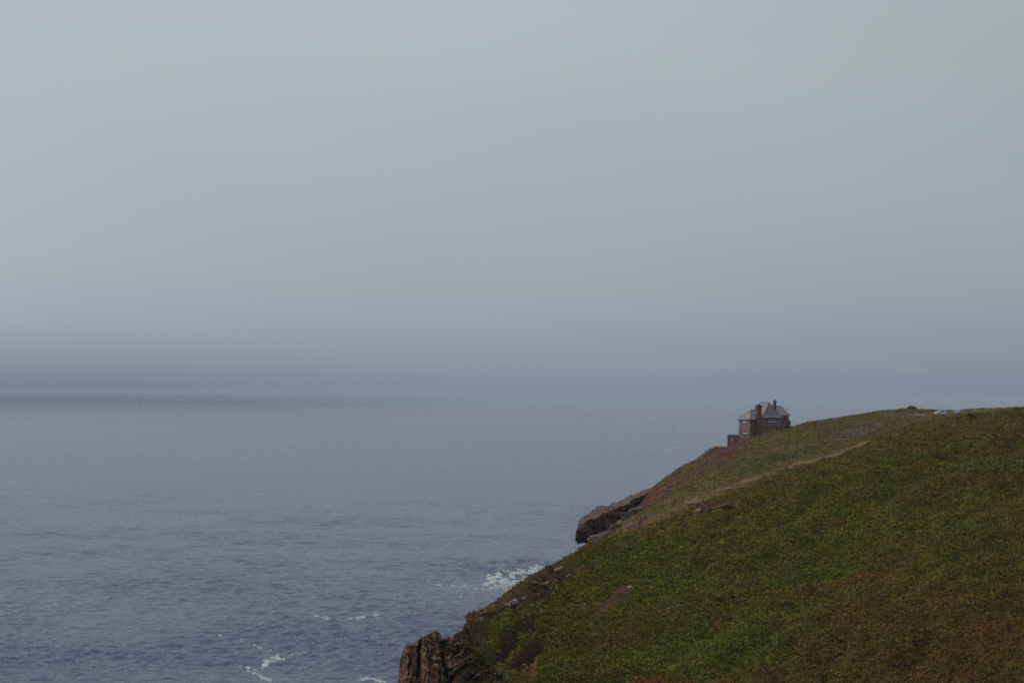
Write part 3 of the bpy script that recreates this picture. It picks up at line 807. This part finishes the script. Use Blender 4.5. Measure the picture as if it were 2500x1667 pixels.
# outcrop at the near point: one craggy face of pillars, ledges and slabs
def outcrop():
    TL = np.array([(973,1668),(974,1640),(976,1613),(984,1588),(990,1576),(993,1572),(1003,1570),(1014,1569),(1020,1562),(1035,1552),(1048,1545),(1062,1539),(1070,1540),(1075,1545),(1078,1556),
                   (1090,1556),(1099,1553),(1112,1557),(1128,1562),(1150,1580),(1180,1600),(1215,1630),(1235,1650)], float)
    px = np.arange(973, 1235, .75); top = np.interp(px, TL[:, 0], TL[:, 1])
    top = top+(1.3+14*sstep(1120, 1180, px))*fbm(np.stack([px*.15*np.interp(px, [1100, 1180], [1, .6]), 0*px, 0*px], -1), 3, 801)
    nr = 260
    t = np.linspace(0, 1, nr)[:, None]
    PY = top[None]+(1800-top)[None]*t; PX = np.broadcast_to(px[None], PY.shape)
    w1 = fbm(np.stack([PX*.03, PY*.03, 0*PX], -1), 3, 811); w2 = fbm(np.stack([PX*.11, PY*.11, 0*PX], -1), 3, 812)
    x, y = PX+w1*7+w2*2.5, PY+w1*9+w2*3
    off = (PY-top)*-.030
    # pillars on the left, tilted slabs on the right
    _, a = cells(np.stack([x/17, y/70], -1), 820); _, b = cells(np.stack([x/7.5, y/34], -1), 824); _, c3 = cells(np.stack([x/4, y/9], -1), 828)
    pil = (a-.5)*1.5+(b-.5)*.7+(c3-.5)*.28
    an = R(-33); u = x*math.cos(an)+y*math.sin(an); v = -x*math.sin(an)+y*math.cos(an)
    _, a2 = cells(np.stack([u/34, v/13], -1), 830); _, b2 = cells(np.stack([u/14, v/6], -1), 834)
    sl = (a2-.5)*1.9+(b2-.5)*.8+(c3-.5)*.3
    m = sstep(1080, 1100, x)
    off = off+pil*(1-m)+sl*m
    blk = lambda x0, x1, y0, y1, e=2.2: sstep(x0-e, x0+e, x)*sstep(x1+e, x1-e, x)*sstep(y0-1.2, y0+1.2, y)*sstep(y1+e, y1-e, y)
    off -= 1.5*blk(1026, 1072, 1622, 1900)+1.0*blk(1040, 1084, 1604, 1900)+.8*blk(1030, 1046, 1578, 1900)+1.9*blk(984, 1026, 1651, 1900)+.7*blk(976, 1017, 1576, 1900)
    for pl, w in (([(1027,1562),(1023,1590),(1019,1655)], 5.5), ([(1078,1596),(1086,1630),(1094,1680)], 5), ([(1046,1580),(1040,1606)], 2.2), ([(1000,1600),(996,1650)], 1.8),
                  ([(1140,1622),(1112,1640),(1098,1668)], 5), ([(1165,1640),(1130,1672)], 4), ([(1120,1590),(1100,1606)], 3)):
        off += 3.2*sstep(w, w*.35, seg_dist(PX+w2*3, PY, pl))
    off += w2*.35
    D = 336+np.interp(px, [973, 1000, 1080, 1235], [1.0, 0, -.5, -1.0])[None]+off
    P = at(PX, PY, D)
    # top runs back into the turf, left end turns the corner
    tops = []
    for e in (9, 6, 3.5, 1.6, .6):
        q = P[0].copy(); h = np.hypot(q[:, 0], q[:, 1]); q[:, :2] *= ((h+e)/h)[:, None]; q[:, 2] -= .04*e*e+.15*e; tops.append(q)
    G = np.concatenate([np.array(tops), P], 0)
    sides = []
    for e in (10, 6, 3, 1.2):
        q = G[:, 0].copy(); h = np.hypot(q[:, 0], q[:, 1]); q[:, :2] *= ((h+e)/h)[:, None]; q[:, 0] -= .02*e; sides.append(q)
    G = np.concatenate([np.stack(sides, 1), G], 1)
    org = G[-1].mean(0)
    o = mesh_from('rock_outcrop', G.reshape(-1, 3)-org, grid_faces(*G.shape[:2])[:, ::-1], M['rock'], smooth=False)
    o.location = org
    tag(o, 'brown granite outcrop of upright pillars and slanting slabs at the foot of the near hill', 'rock outcrop')
    # turf caught on the ledges
    gx, gy = PX, PY
    n_ = fbm(np.stack([gx*.05, gy*.07, 0*gx], -1), 3, 850)
    W = sstep(.0, .25, n_+sstep(1075, 1200, gx)*.45-.12+sstep(40, 0, gy-top)*.15)*sstep(1060, 1100, gx)
    p, nn, i, j = surface_points(P, W, 1300, (0, nr), 851)
    k = rng.random(len(p))[:, None]
    col = np.array([.095, .070, .018])*(1-k)+np.array([.062, .070, .012])*k
    o2 = leaf_cloud('ledge_grass', p+np.array([0, -.15, 0]), .18+.22*rng.random(len(p)), col*1.2, 9, .26, 852, flat=.8)
    tag(o2, 'grass and turf caught on the ledges of the brown outcrop', 'grass', kind='stuff')
outcrop()

# dark overhanging rock at the far headland's tip
def far_tip():
    # stations: px ; skyline py ; lip py (edge between lit top and overhung face) ; foot py
    ST = [(1404,1312,1313,1320),(1407,1296,1299,1321),(1411,1279,1286,1322),(1417,1270,1282,1322),(1424,1262,1278,1322),(1436,1254,1272,1324),(1445,1244,1268,1322),
          (1458,1239,1262,1314),(1471,1235,1257,1308),(1485,1233,1251,1300),(1497,1230,1246,1292),(1510,1223,1239,1284),(1522,1219,1234,1276),(1532,1212,1226,1268),
          (1543,1208,1220,1262),(1553,1205,1216,1255),(1566,1201,1211,1246),(1575,1198,1206,1238),(1588,1190,1199,1228),(1602,1184,1192,1222)]
    S = np.array(ST, float); px = np.linspace(1404, 1602, 150)
    g = lambda k: np.interp(px, S[:, 0], S[:, k])
    sk, lip, ft = g(1), g(2), g(3)
    dk = np.interp(px, [1404, 1602], [706, 745])
    thick = np.interp(px, [1404, 1412, 1440, 1602], [1.5, 5, 9, 9])
    rows = []
    for k in range(9):  rows.append(at(px, sk+(ft-sk)*(1-k/8.0)*.9, dk+thick*(.95-.0*k)))      # back
    for k in range(8):  t = (k+1)/8; rows.append(at(px, sk+(lip-sk)*t, dk+thick*(.9-1.5*t)))                # top
    for k in range(16): t = (k+1)/16; rows.append(at(px, lip+(ft-lip)*t, dk+thick*(-.6+.34*t**.8)))           # overhung face
    for k in range(3):  t = (k+1)/3; rows.append(at(px, ft+0*px-1.0*t, dk+thick*(-.26+1.0*t)))                     # underside
    G = np.array(rows); n = fbm(G*.30, 4, 301); n2 = fbm(G*np.array([.9, .9, 1.6]), 4, 305)
    q1, v1 = cells(np.stack([G[..., 0]*.28+G[..., 2]*.1, G[..., 2]*.5], -1), 310)
    G[..., 1] += (v1-.5)*2.6+n*2.0+n2*.9; G[..., 2] += n*1.0+n2*.6; G[..., 0] += n2*.5
    nr, nc = G.shape[:2]
    F1 = grid_faces(nr, nc)
    F2 = np.stack([(nr-1)*nc+np.arange(nc-1), (nr-1)*nc+np.arange(1, nc), np.arange(1, nc), np.arange(nc-1)], -1)
    org = G.reshape(-1, 3).mean(0)
    o = mesh_from('overhanging_rock', G.reshape(-1, 3)-org, np.concatenate([F1, F2])[:, ::-1], M['rock_far'], smooth=False)
    o.location = org
    tag(o, 'big dark wedge of rock jutting over the sea at the tip of the far headland', 'rock')
far_tip()

# tan ledges between the overhanging rock and the green hill
LG = [(1460,1315,34,16,690,'low pale ledge of rock under the dark headland tip, just above the green brow'),
      (1480,1306,30,12,692,'flat tan rock with a light top beside the foot of the overhanging rock'),
      (1503,1299,20,38,694,'upright tan rock standing tallest among the ledges beside the dark overhang'),
      (1520,1291,26,28,697,'blocky tan rock with a pale flat top right of the upright one'),
      (1513,1312,26,22,688,'squat brown rock half buried in grass under the upright tan rock'),
      (1532,1260,26,14,712,'grey brown ledge against the upper right edge of the dark overhang'),
      (1550,1247,26,8,716,'thin flat ledge above the grey brown one, by the pink heather'),
      (1445,1324,20,16,698,'small dark brown rock at the very foot of the headland tip'),
      (1497,1318,34,10,686,'long low tan rock lying along the green brow below the ledges')]
for k, (px, py, w, h, d, lb) in enumerate(LG):
    rock('ledge_rock', px, py-1, w*1.25, h*1.35, d-7, M['rock_tan'], lb, seed=400+k, tilt=-8, group='tan ledges at the headland tip', cuts=5, boxy=.72)

# loose boulders on the near slope
BD = [(1252,1486,30,13,'pale','long pale boulder with a mossy top on the seaward brow',-28),
      (1240,1490,14,8,'pale','small white stone at the lower end of the long pale boulder',-10),
      (1281,1464,14,12,'pale','round grey boulder standing just above the long pale boulder',0),
      (1307,1471,22,7,'pale','flat white slab beside a rusty patch of turf',-5),
      (1174,1530,14,9,'pale','lone pale stone on the grass above the brown outcrop',-15),
      (1539,1437,13,9,'pale','bright white stone at the top of the bare brown patch',-35),
      (1516,1463,17,7,'pale','bright white slab lower down in the bare brown patch',-35),
      (1504,1472,8,5,'pale','small white chip under the white slab in the bare brown patch',-20),
      (1447,1365,9,10,'tan','small upright tan stone high on the seaward brow',-30),
      (1352,1420,12,12,'tan','light brown boulder among the dark rocks on the brow',0),
      (1357,1440,9,14,'tan','narrow upright light brown stone below the boulder on the brow',15),
      (1321,1506,13,9,'brown','dark brown boulder alone in the green grass',-15),
      (1425,1488,16,7,'tan','tan stone in the bracken left of the yellow flowers',-15),
      (1444,1504,10,10,'tan','rounded tan stone just below left of the yellow flowers',-20),
      (1300,1432,30,7,'brown','low brown ledge along the brow above the grey boulder',-12),
      (1330,1442,26,12,'brown','broad brown rock under the seaward brow',-18),
      (1310,1452,20,9,'brown','small brown rock below the low brown ledge',-8),
      (1365,1405,26,8,'brown','flat brown rock above the light brown boulder',-20),
      (1388,1402,14,8,'brown','short brown rock right of the flat brown rock',-20),
      (1246,1447,14,9,'brown','dark rock on the edge of the brow against the sea',-20),
      (1157,1502,26,22,'brown','rounded brown crag on the skyline above the outcrop',-30),
      (1146,1516,20,22,'brown','steep brown crag just below the rounded one on the skyline',-40),
      (1180,1505,20,9,'brown','small brown rock on the grass right of the rounded crag',-20),
      (1420,1374,16,6,'brown','thin brown rock near the small upright tan stone',-20),
      (1690,1232,30,7,'tan','pale ledge in the tan bank below the brow path',-12),
      (1700,1252,34,8,'brown','dark brown shelf of rock in the grass under the tan bank',-20),
      (1760,1243,60,10,'brown','long brown bank of rock between the tan path and the bracken',-18),
      (1780,1196,22,6,'tan','flat pale rock on the tan bank beside rusty grass',-14),
      (2045,1103,8,5,'pale','small pale stone beside the footpath at the brow',0)]
for k, (px, py, w, h, mt, lb, tl) in enumerate(BD):
    s = on_near(px, py+h*.2); d = math.hypot(s[0], s[1])
    o = rock('boulder', px, py, w, h*1.25, d, M[{'pale': 'rock_pale', 'tan': 'rock_tan', 'brown': 'rock'}[mt]], lb, cat='boulder' if h > 8 else 'stone', seed=500+k, tilt=tl, cuts=7, boxy=.75, noise=.05)
    o.location.z = s[2]+h*.22*d/F

# ------------------------------------------------------------------ the house
HD = 790.0
hb = at(1862.2, 1060.2, HD)
TH = 40.0
house = empty('house', tuple(hb), R(TH)-math.atan2(hb[0], hb[1]))
tag(house, 'old stone and slate house with steep roofs and two chimneys on the far headland', 'house')
def hip_roof(x0, x1, y0, y1, ze, r0, r1, zr, over=.35, flare=None, th=.16, flip=False):
    """hipped roof: eaves rectangle, ridge from r0 to r1 (points x,y)"""
    a, b, c, d = (x0-over, y0-over), (x1+over, y0-over), (x1+over, y1+over), (x0-over, y1+over)
    m = MB()
    E = [(p[0], p[1], ze) for p in (a, b, c, d)]; Eb = [(p[0], p[1], ze-th) for p in (a, b, c, d)]
    return m, E, Eb
def roof(name, x0, x1, y0, y1, ze, ridge, zr, over=.35, th=.16, flare=0.0):
    (rx0, ry0), (rx1, ry1) = ridge
    A = [(x0-over, y0-over, ze), (x1+over, y0-over, ze), (x1+over, y1+over, ze), (x0-over, y1+over, ze)]
    pts, faces = [], []
    Rg = [(rx0, ry0, zr), (rx1, ry1, zr)]
    along_y = abs(ry1-ry0) > abs(rx1-rx0)
    if flare:   # sprocketed eaves: shallower pitch low down
        t = .36
        def md(p, q): return (p[0]+(q[0]-p[0])*t, p[1]+(q[1]-p[1])*t, p[2]+(q[2]-p[2])*t*(1-flare))
        own = [0, 0, 1, 1] if along_y else [0, 1, 1, 0]
        Mi = [md(A[k], Rg[own[k]]) for k in range(4)]
    else: Mi = None
    B = [(p[0], p[1], p[2]-th) for p in A]
    pts = A+Rg+B+(Mi or [])
    if along_y: T = lambda q: [(q[0], q[1], 4), (q[1], q[2], 5, 4), (q[2], q[3], 5), (q[3], q[0], 4, 5)]
    else:       T = lambda q: [(q[0], q[1], 5, 4), (q[1], q[2], 5), (q[2], q[3], 4, 5), (q[3], q[0], 4)]
    if Mi:
        f = [(k, (k+1) % 4, 10+(k+1) % 4, 10+k) for k in range(4)] + T([10, 11, 12, 13])
    else: f = T([0, 1, 2, 3])
    f += [(6+k, 6+(k+1) % 4, (k+1) % 4, k) for k in range(4)] + [(9, 8, 7, 6)]
    o = MB().poly(pts, f).build(name, M['slate'], house)
    rt = MB()
    def cap(p, q, w=.11):
        p, q = Vector(p), Vector(q); d = (q-p); L = d.length; d.normalize(); s = d.cross(Vector((0, 0, 1))).normalized()*w; up = s.cross(d).normalized()*w
        if up.z < 0: up = -up
        P = []
        for c in (p, q): P += [tuple(c-s), tuple(c+up*1.0), tuple(c+s), tuple(c-up*.6)]
        rt.poly(P, [(0, 1, 5, 4), (1, 2, 6, 5), (2, 3, 7, 6), (3, 0, 4, 7), (3, 2, 1, 0), (4, 5, 6, 7)])
    cap(Rg[0], Rg[1])
    own = [0, 0, 1, 1] if along_y else [0, 1, 1, 0]
    for k in range(4):
        if Mi: cap(A[k], Mi[k]); cap(Mi[k], Rg[own[k]])
        else: cap(A[k], Rg[own[k]])
    r2 = rt.build('ridge_tiles', M['dark_trim'], o)
    g = MB(); g.box(x0-over-.1, x1+over+.1, y0-over-.12, y0-over-.003, ze-.14, ze-.03); g.box(x0-over-.12, x0-over-.003, y0-over, y1+over, ze-.14, ze-.03)
    g.build('gutter', M['dark_trim'], o)
    return o
# main block
mu0, mu1 = -1.2, 8.17
MB().box(mu0, mu1, 0, 7.5, -5, 2.92).build('wall', M['stone'], house)
w2 = MB().box(mu0-.04, mu1+.04, -.04, 7.54, 3.08, 5.45).build('upper_wall', M['slate_hung'], house)
MB().box(mu0-.14, mu1+.14, -.14, 7.6, 2.92, 3.08).build('string_course', M['render'], house)
roof('roof', mu0, mu1, 0, 7.5, 5.45, ((3.72, 1.25), (3.72, 5.6)), 10.3, over=.4, flare=.52)
# left wing: slate hung over stone, hipped
lu0 = -4.49
MB().box(lu0, -1.2, 1.0, 6.7, -7, 1.9).build('wing_wall', M['stone'], house)
MB().poly([(lu0-.06, .97, 1.9), (-4.2, .97, 1.9), (-4.2, 6.74, 1.9), (lu0-.06, 6.74, 1.9), (lu0-.06, .97, 4.8), (-4.2, .97, 4.8), (-4.2, 6.74, 4.8), (lu0-.06, 6.74, 4.8)],
          [(0,3,2,1),(4,5,6,7),(0,1,5,4),(1,2,6,5),(2,3,7,6),(3,0,4,7)]).build('hung_slates', M['slate_hung'], house)
MB().box(-4.2, -1.2, 1.0, 6.7, 1.9, 4.8).build('wing_wall', M['stone'], house)
wr = roof('wing_roof', lu0, 1.5, 1.0, 6.7, 4.85, ((-1.64, 3.85), (1.4, 3.85)), 7.95, over=.42)
# rear wing on the right
MB().box(8.17, 12.7, 2.0, 7.2, -3, 6.1).build('rear_wall', M['stone'], house)
roof('rear_roof', 6.2, 12.7, 2.0, 7.2, 6.15, ((6.5, 4.6), (11.75, 4.6)), 9.1, over=.35)
# chimneys
def chimney(x0, x1, y0, y1, z0, z1, pots, shoulder=None):
    m = MB()
    if shoulder: m.box(x0+.35, x1, y0, y1-.1, z0, shoulder); m.frustum(x0+.0, x1, y0, y1, shoulder, z1-.5, .04)
    else: m.box(x0, x1, y0, y1, z0, z1-.5)
    o = m.build('chimney', M['brick'], house)
    MB().box(x0-.1, x1+.1, y0-.1, y1+.1, z1-.5, z1-.3).box(x0-.02, x1+.02, y0-.02, y1+.02, z1-.3, z1).build('chimney_cap', M['brick'], o)
    for q in pots:
        MB().cyl((q[0], q[1], z1), q[2], q[2]*.8, q[3], n=12).cyl((q[0], q[1], z1+q[3]), q[2]*.95, q[2]*.95, .07, n=12).build('chimney_pot', M['pot'], o)
chimney(-2.5, -.72, -.4, .9, -4, 9.55, [(-1.3, .2, .2, .5), (-1.85, .3, .14, .18)], shoulder=5.3)
chimney(7.65, 8.4, 3.2, 3.95, 5.0, 11.1, [(8.02, 3.57, .17, .35)])
# windows
def window(axis, a0, a1, z0, z1, plane, lights, parent=house, name='window', sill=True):
    """axis 'u': in a front wall at y = plane; axis 'v': in the left wall at x = plane"""
    fr = MB(); gl = MB(); t = .08
    def b(mb, p0, p1, q0, q1, o0, o1):
        if axis == 'u': mb.box(p0, p1, plane-o1, plane-o0, q0, q1)
        else: mb.box(plane-o1, plane-o0, p0, p1, q0, q1)
    b(fr, a0, a1, z1-t, z1, .0, .09); b(fr, a0, a1, z0, z0+t, .0, .09)
    n = lights
    for k in range(n+1):
        x = a0+(a1-a0-t)*k/n; b(fr, x, x+t, z0+t+.002, z1-t-.002, .0, .088)
    o = fr.build(name, M['white'], parent)
    b(gl, a0+.02, a1-.02, z0+.02, z1-.02, -.02, .03); gl.build('pane', M['glass'], o)
    if sill:
        s = MB(); b(s, a0-.15, a1+.15, z0-.15, z0-.003, .0, .2); s.build('window_sill', M['white'] if sill == 1 else M['sill'], o)
    return o
window('u', 2.15, 5.1, 4.15, 5.15, -.04, 4)
window('u', -.4, .8, .35, 1.5, 0, 2, sill=2)
window('u', 2.1, 2.9, -.6, 1.4, 0, 1, sill=2, name='side_window')
window('u', 4.6, 5.3, .7, 1.7, 0, 1, sill=2)
window('v', 2.5, 4.5, 4.0, 4.72, lu0-.06, 3)
window('v', 2.3, 4.3, .35, 1.62, lu0, 2)
window('u', 10.35, 10.8, 1.9, 3.0, 2.0, 1)
# white down pipe on the left wall, a second by the main corner
MB().cyl((lu0-.16, 2.05, -2.0), .06, .06, 3.9, n=8).build('drainpipe', M['white'], house)
MB().cyl((8.05, -.15, -1.0), .05, .05, 6.3, n=8).build('drainpipe', M['sill'], house)
# walled yard on the seaward side
yd = at(1790, 1076, HD-4)
yard = empty('garden_wall', tuple(yd), -math.atan2(yd[0], yd[1]))
tag(yard, 'square stone walled enclosure with a pale opening at the left foot of the house', 'wall')
MB().box(-1.9, 1.95, -.0, .45, -4, 1.9).box(-1.9, -1.45, .45, 4, -4, 1.9).build('stonework', M['stone'], yard)
MB().box(-2.0, 2.05, -.06, .52, 1.9, 2.02).build('coping', M['sill'], yard)
MB().box(-.85, -.05, -.03, .1, -.2, 1.0).build('opening', M['sill'], yard)
pl = on_far(1762, 1092)
o = rock('stone_slab', 1763, 1091, 13, 4, math.hypot(pl[0], pl[1])-3, M['rock_pale'], 'flat pale slab lying on the turf left of the garden wall', cat='stone', seed=881)
# low outbuilding on the right
sb = at(1941, 1044, HD+3)
shed = empty('shed', tuple(sb), -math.atan2(sb[0], sb[1])+R(10))
tag(shed, 'low dark outbuilding with a grey roof sunk in the turf right of the house', 'shed')
MB().box(-1.4, 1.5, 0, 2.2, -3, .35).build('wall', M['stone'], shed)
MB().poly([(-1.5,-.15,.38),(1.6,-.15,.38),(1.6,2.4,.95),(-1.5,2.4,.95),(-1.5,-.15,.28),(1.6,-.15,.28),(1.6,2.4,.85),(-1.5,2.4,.85)],
          [(0,1,2,3),(7,6,5,4),(4,5,1,0),(5,6,2,1),(6,7,3,2),(7,4,0,3)]).build('roof', M['slate'], shed)

# shrubs on the far skyline
def shrub(px, py, d, w, h, col, label, seed, name='shrub'):
    c = at(px, py, d); r_ = np.random.default_rng(seed)
    n = 60; q = r_.normal(size=(n, 3)); q /= np.linalg.norm(q, axis=1, keepdims=True); q *= (r_.random((n, 1))**.5)
    P = q*np.array([w/2, w/2, h*.55]); P[:, 2] += h*.3
    root = empty(name, tuple(c)); tag(root, label, 'bush')
    st = MB()
    for k in range(5):
        a = k*1.26; st.cyl((.12*math.cos(a), .12*math.sin(a), -.4), .06, .03, h*.7+.3, n=6)
    st.build('stem', M['pot'], root)
    o = leaf_cloud('foliage', P, np.full(n, w*.16), np.repeat(np.array([col]), n, 0), 16, .3, seed+1, flat=.9); o.parent = root
shrub(1926.5, 1044, HD+6, 1.3, 3.2, (.035, .032, .030), 'dark rounded bush against the right end wall of the house', 601)
shrub(2226, 998, 858, 3.2, 1.0, (.070, .060, .022), 'small bush breaking the skyline left of the white car', 603)
shrub(2368, 1019, 598, 2.2, .9, (.060, .022, .018), 'dark red bush just below the brow right of the cars', 605)
shrub(2205, 1001, 852, 3.0, .5, (.15, .07, .04), 'low rusty bush on the skyline left of the small green one', 607)
shrub(2317, 1032, 592, 1.8, .8, (.03, .04, .014), 'dark green bush on the brow below the blue grey car', 609)

# ------------------------------------------------------------------ parked cars
def car(px, py, d, rz, mat, label, L=4.1, Wd=1.7, H=1.5, name='parked_car'):
    c = on_far(px, py)+np.array([0, 0, .05]); root = empty(name, tuple(c), rz); tag(root, label, 'car', 'cars parked on the headland')
    prof = [(-.5, .30), (-.5, .62), (-.47, .78), (-.40, .86), (-.30, .96), (-.22, 1.30), (-.12, 1.47), (.12, 1.50), (.26, 1.42), (.40, 1.02), (.485, .92), (.5, .60), (.5, .30)]
    V, Fc = [], []
    ys = (-.5, -.46, -.30, .30, .46, .5)
    for y in ys:
        for x, z in prof:
            inset = 1.0 if z < .98 else .84
            zz = z*H/1.5 - (.05 if abs(y) == .5 else 0)
            V.append((x*L*(.985 if abs(y) == .5 else 1), y*Wd*inset, zz))
    n = len(prof)
    for a in range(len(ys)-1):
        for k in range(n):
            k2 = (k+1) % n; Fc.append((a*n+k, a*n+k2, (a+1)*n+k2, (a+1)*n+k))
    Fc.append(tuple(range(n-1, -1, -1))); Fc.append(tuple(range((len(ys)-1)*n, len(ys)*n)))
    MB().poly(V, Fc).build('body', mat, root)
    h = H/1.5
    for sg in (-1, 1):
        y = sg*(Wd*.5*.85+.015); y2 = sg*(Wd*.5*.93+.03)
        MB().poly([(-.24*L, y2, 1.0*h), (.30*L, y2, 1.0*h), (.22*L, y, 1.36*h), (-.17*L, y, 1.34*h)], [(0, 1, 2, 3) if sg < 0 else (3, 2, 1, 0)]).build('side_window', M['glass'], root)
        for wx in (-.31, .31):
            w = MB().cyl((wx*L, sg*Wd*.5-(.1 if sg > 0 else .1), .32), .32, .32, .2, axis='y', n=18).build('wheel', M['rubber'], root)
            MB().cyl((wx*L, sg*Wd*.5+(.1 if sg > 0 else -.115), .32), .19, .19, .02, axis='y', n=14).build('rim', M['white'], w)
    MB().poly([(-.305*L, -.6, .98*h), (-.305*L, .6, .98*h), (-.235*L, .5, 1.28*h), (-.235*L, -.5, 1.28*h)], [(0, 1, 2, 3)]).build('windscreen', M['glass'], root)
    MB().poly([(.392*L, -.6, 1.06*h), (.392*L, .6, 1.06*h), (.285*L, .5, 1.38*h), (.285*L, -.5, 1.38*h)], [(3, 2, 1, 0)]).build('rear_window', M['glass'], root)
    for sg in (-1, 1):
        MB().box(-.505*L, -.49*L, sg*.55-.13, sg*.55+.13, .62*h, .76*h).build('headlight', M['white'], root)
    return root
def car_at(px, py, d, *a, **k): return car(px, py, d, *a, **k)
car(2297, 1013.5, 860, R(12), M['car_white'], 'white car parked in the dip of the headland skyline', L=4.0)
car(2336, 1013.0, 862, R(70), M['car_grey'], 'blue grey car parked right of the white one on the skyline', L=3.9)

# ------------------------------------------------------------------ gull over the house
gc = at(1902, 970.5, 780)
gull = empty('gull', tuple(gc), R(50)); tag(gull, 'small grey gull gliding in the mist just right of the tall chimney', 'bird')
bodyv = [(-.28, 0, 0), (-.16, .05, .02), (.05, .08, .02), (.2, .05, .03), (.3, 0, .03), (.2, -.05, .03), (.05, -.08, .02), (-.16, -.05, .02), (0, 0, .09), (0, 0, -.07)]
gm = MB().poly(bodyv, [(k, (k+1) % 8, 8) for k in range(8)]+[((k+1) % 8, k, 9) for k in range(8)])
for s in (-1, 1):
    gm.poly([(.1, s*.05, .03), (.06, s*.3, .16), (-.02, s*.62, .10), (-.08, s*.60, .09), (-.07, s*.3, .14), (-.1, s*.05, .03),
             (.1, s*.05, .01), (.06, s*.3, .14), (-.07, s*.3, .12), (-.1, s*.05, .01)],
            [(0, 1, 4, 5), (1, 2, 3, 4), (9, 8, 7, 6), (8, 3, 2, 7), (0, 6, 7, 1), (5, 4, 8, 9)])
gm.build('body', M['gull'], gull)
gull.rotation_euler = (R(38), R(10), R(30))

# ------------------------------------------------------------------ the misty air
hz = MB().box(-42000, 42000, -42000, 42000, -6, 64).build('haze', None or bpy.data.materials.new('mist'))
hm = hz.data.materials[0]; hm.use_nodes = True
hn, hl = hm.node_tree.nodes, hm.node_tree.links
hn.clear()
ho = hn.new('ShaderNodeOutputMaterial'); hv = hn.new('ShaderNodeVolumePrincipled')
hv.inputs['Color'].default_value = (.60, .68, .80, 1)
hv.inputs['Density'].default_value = 0.00004
hv.inputs['Anisotropy'].default_value = 0.0
hl.new(hv.outputs[0], ho.inputs['Volume'])

tag(hz, 'pale sea mist hanging over the water and the headland', 'haze', kind='stuff')
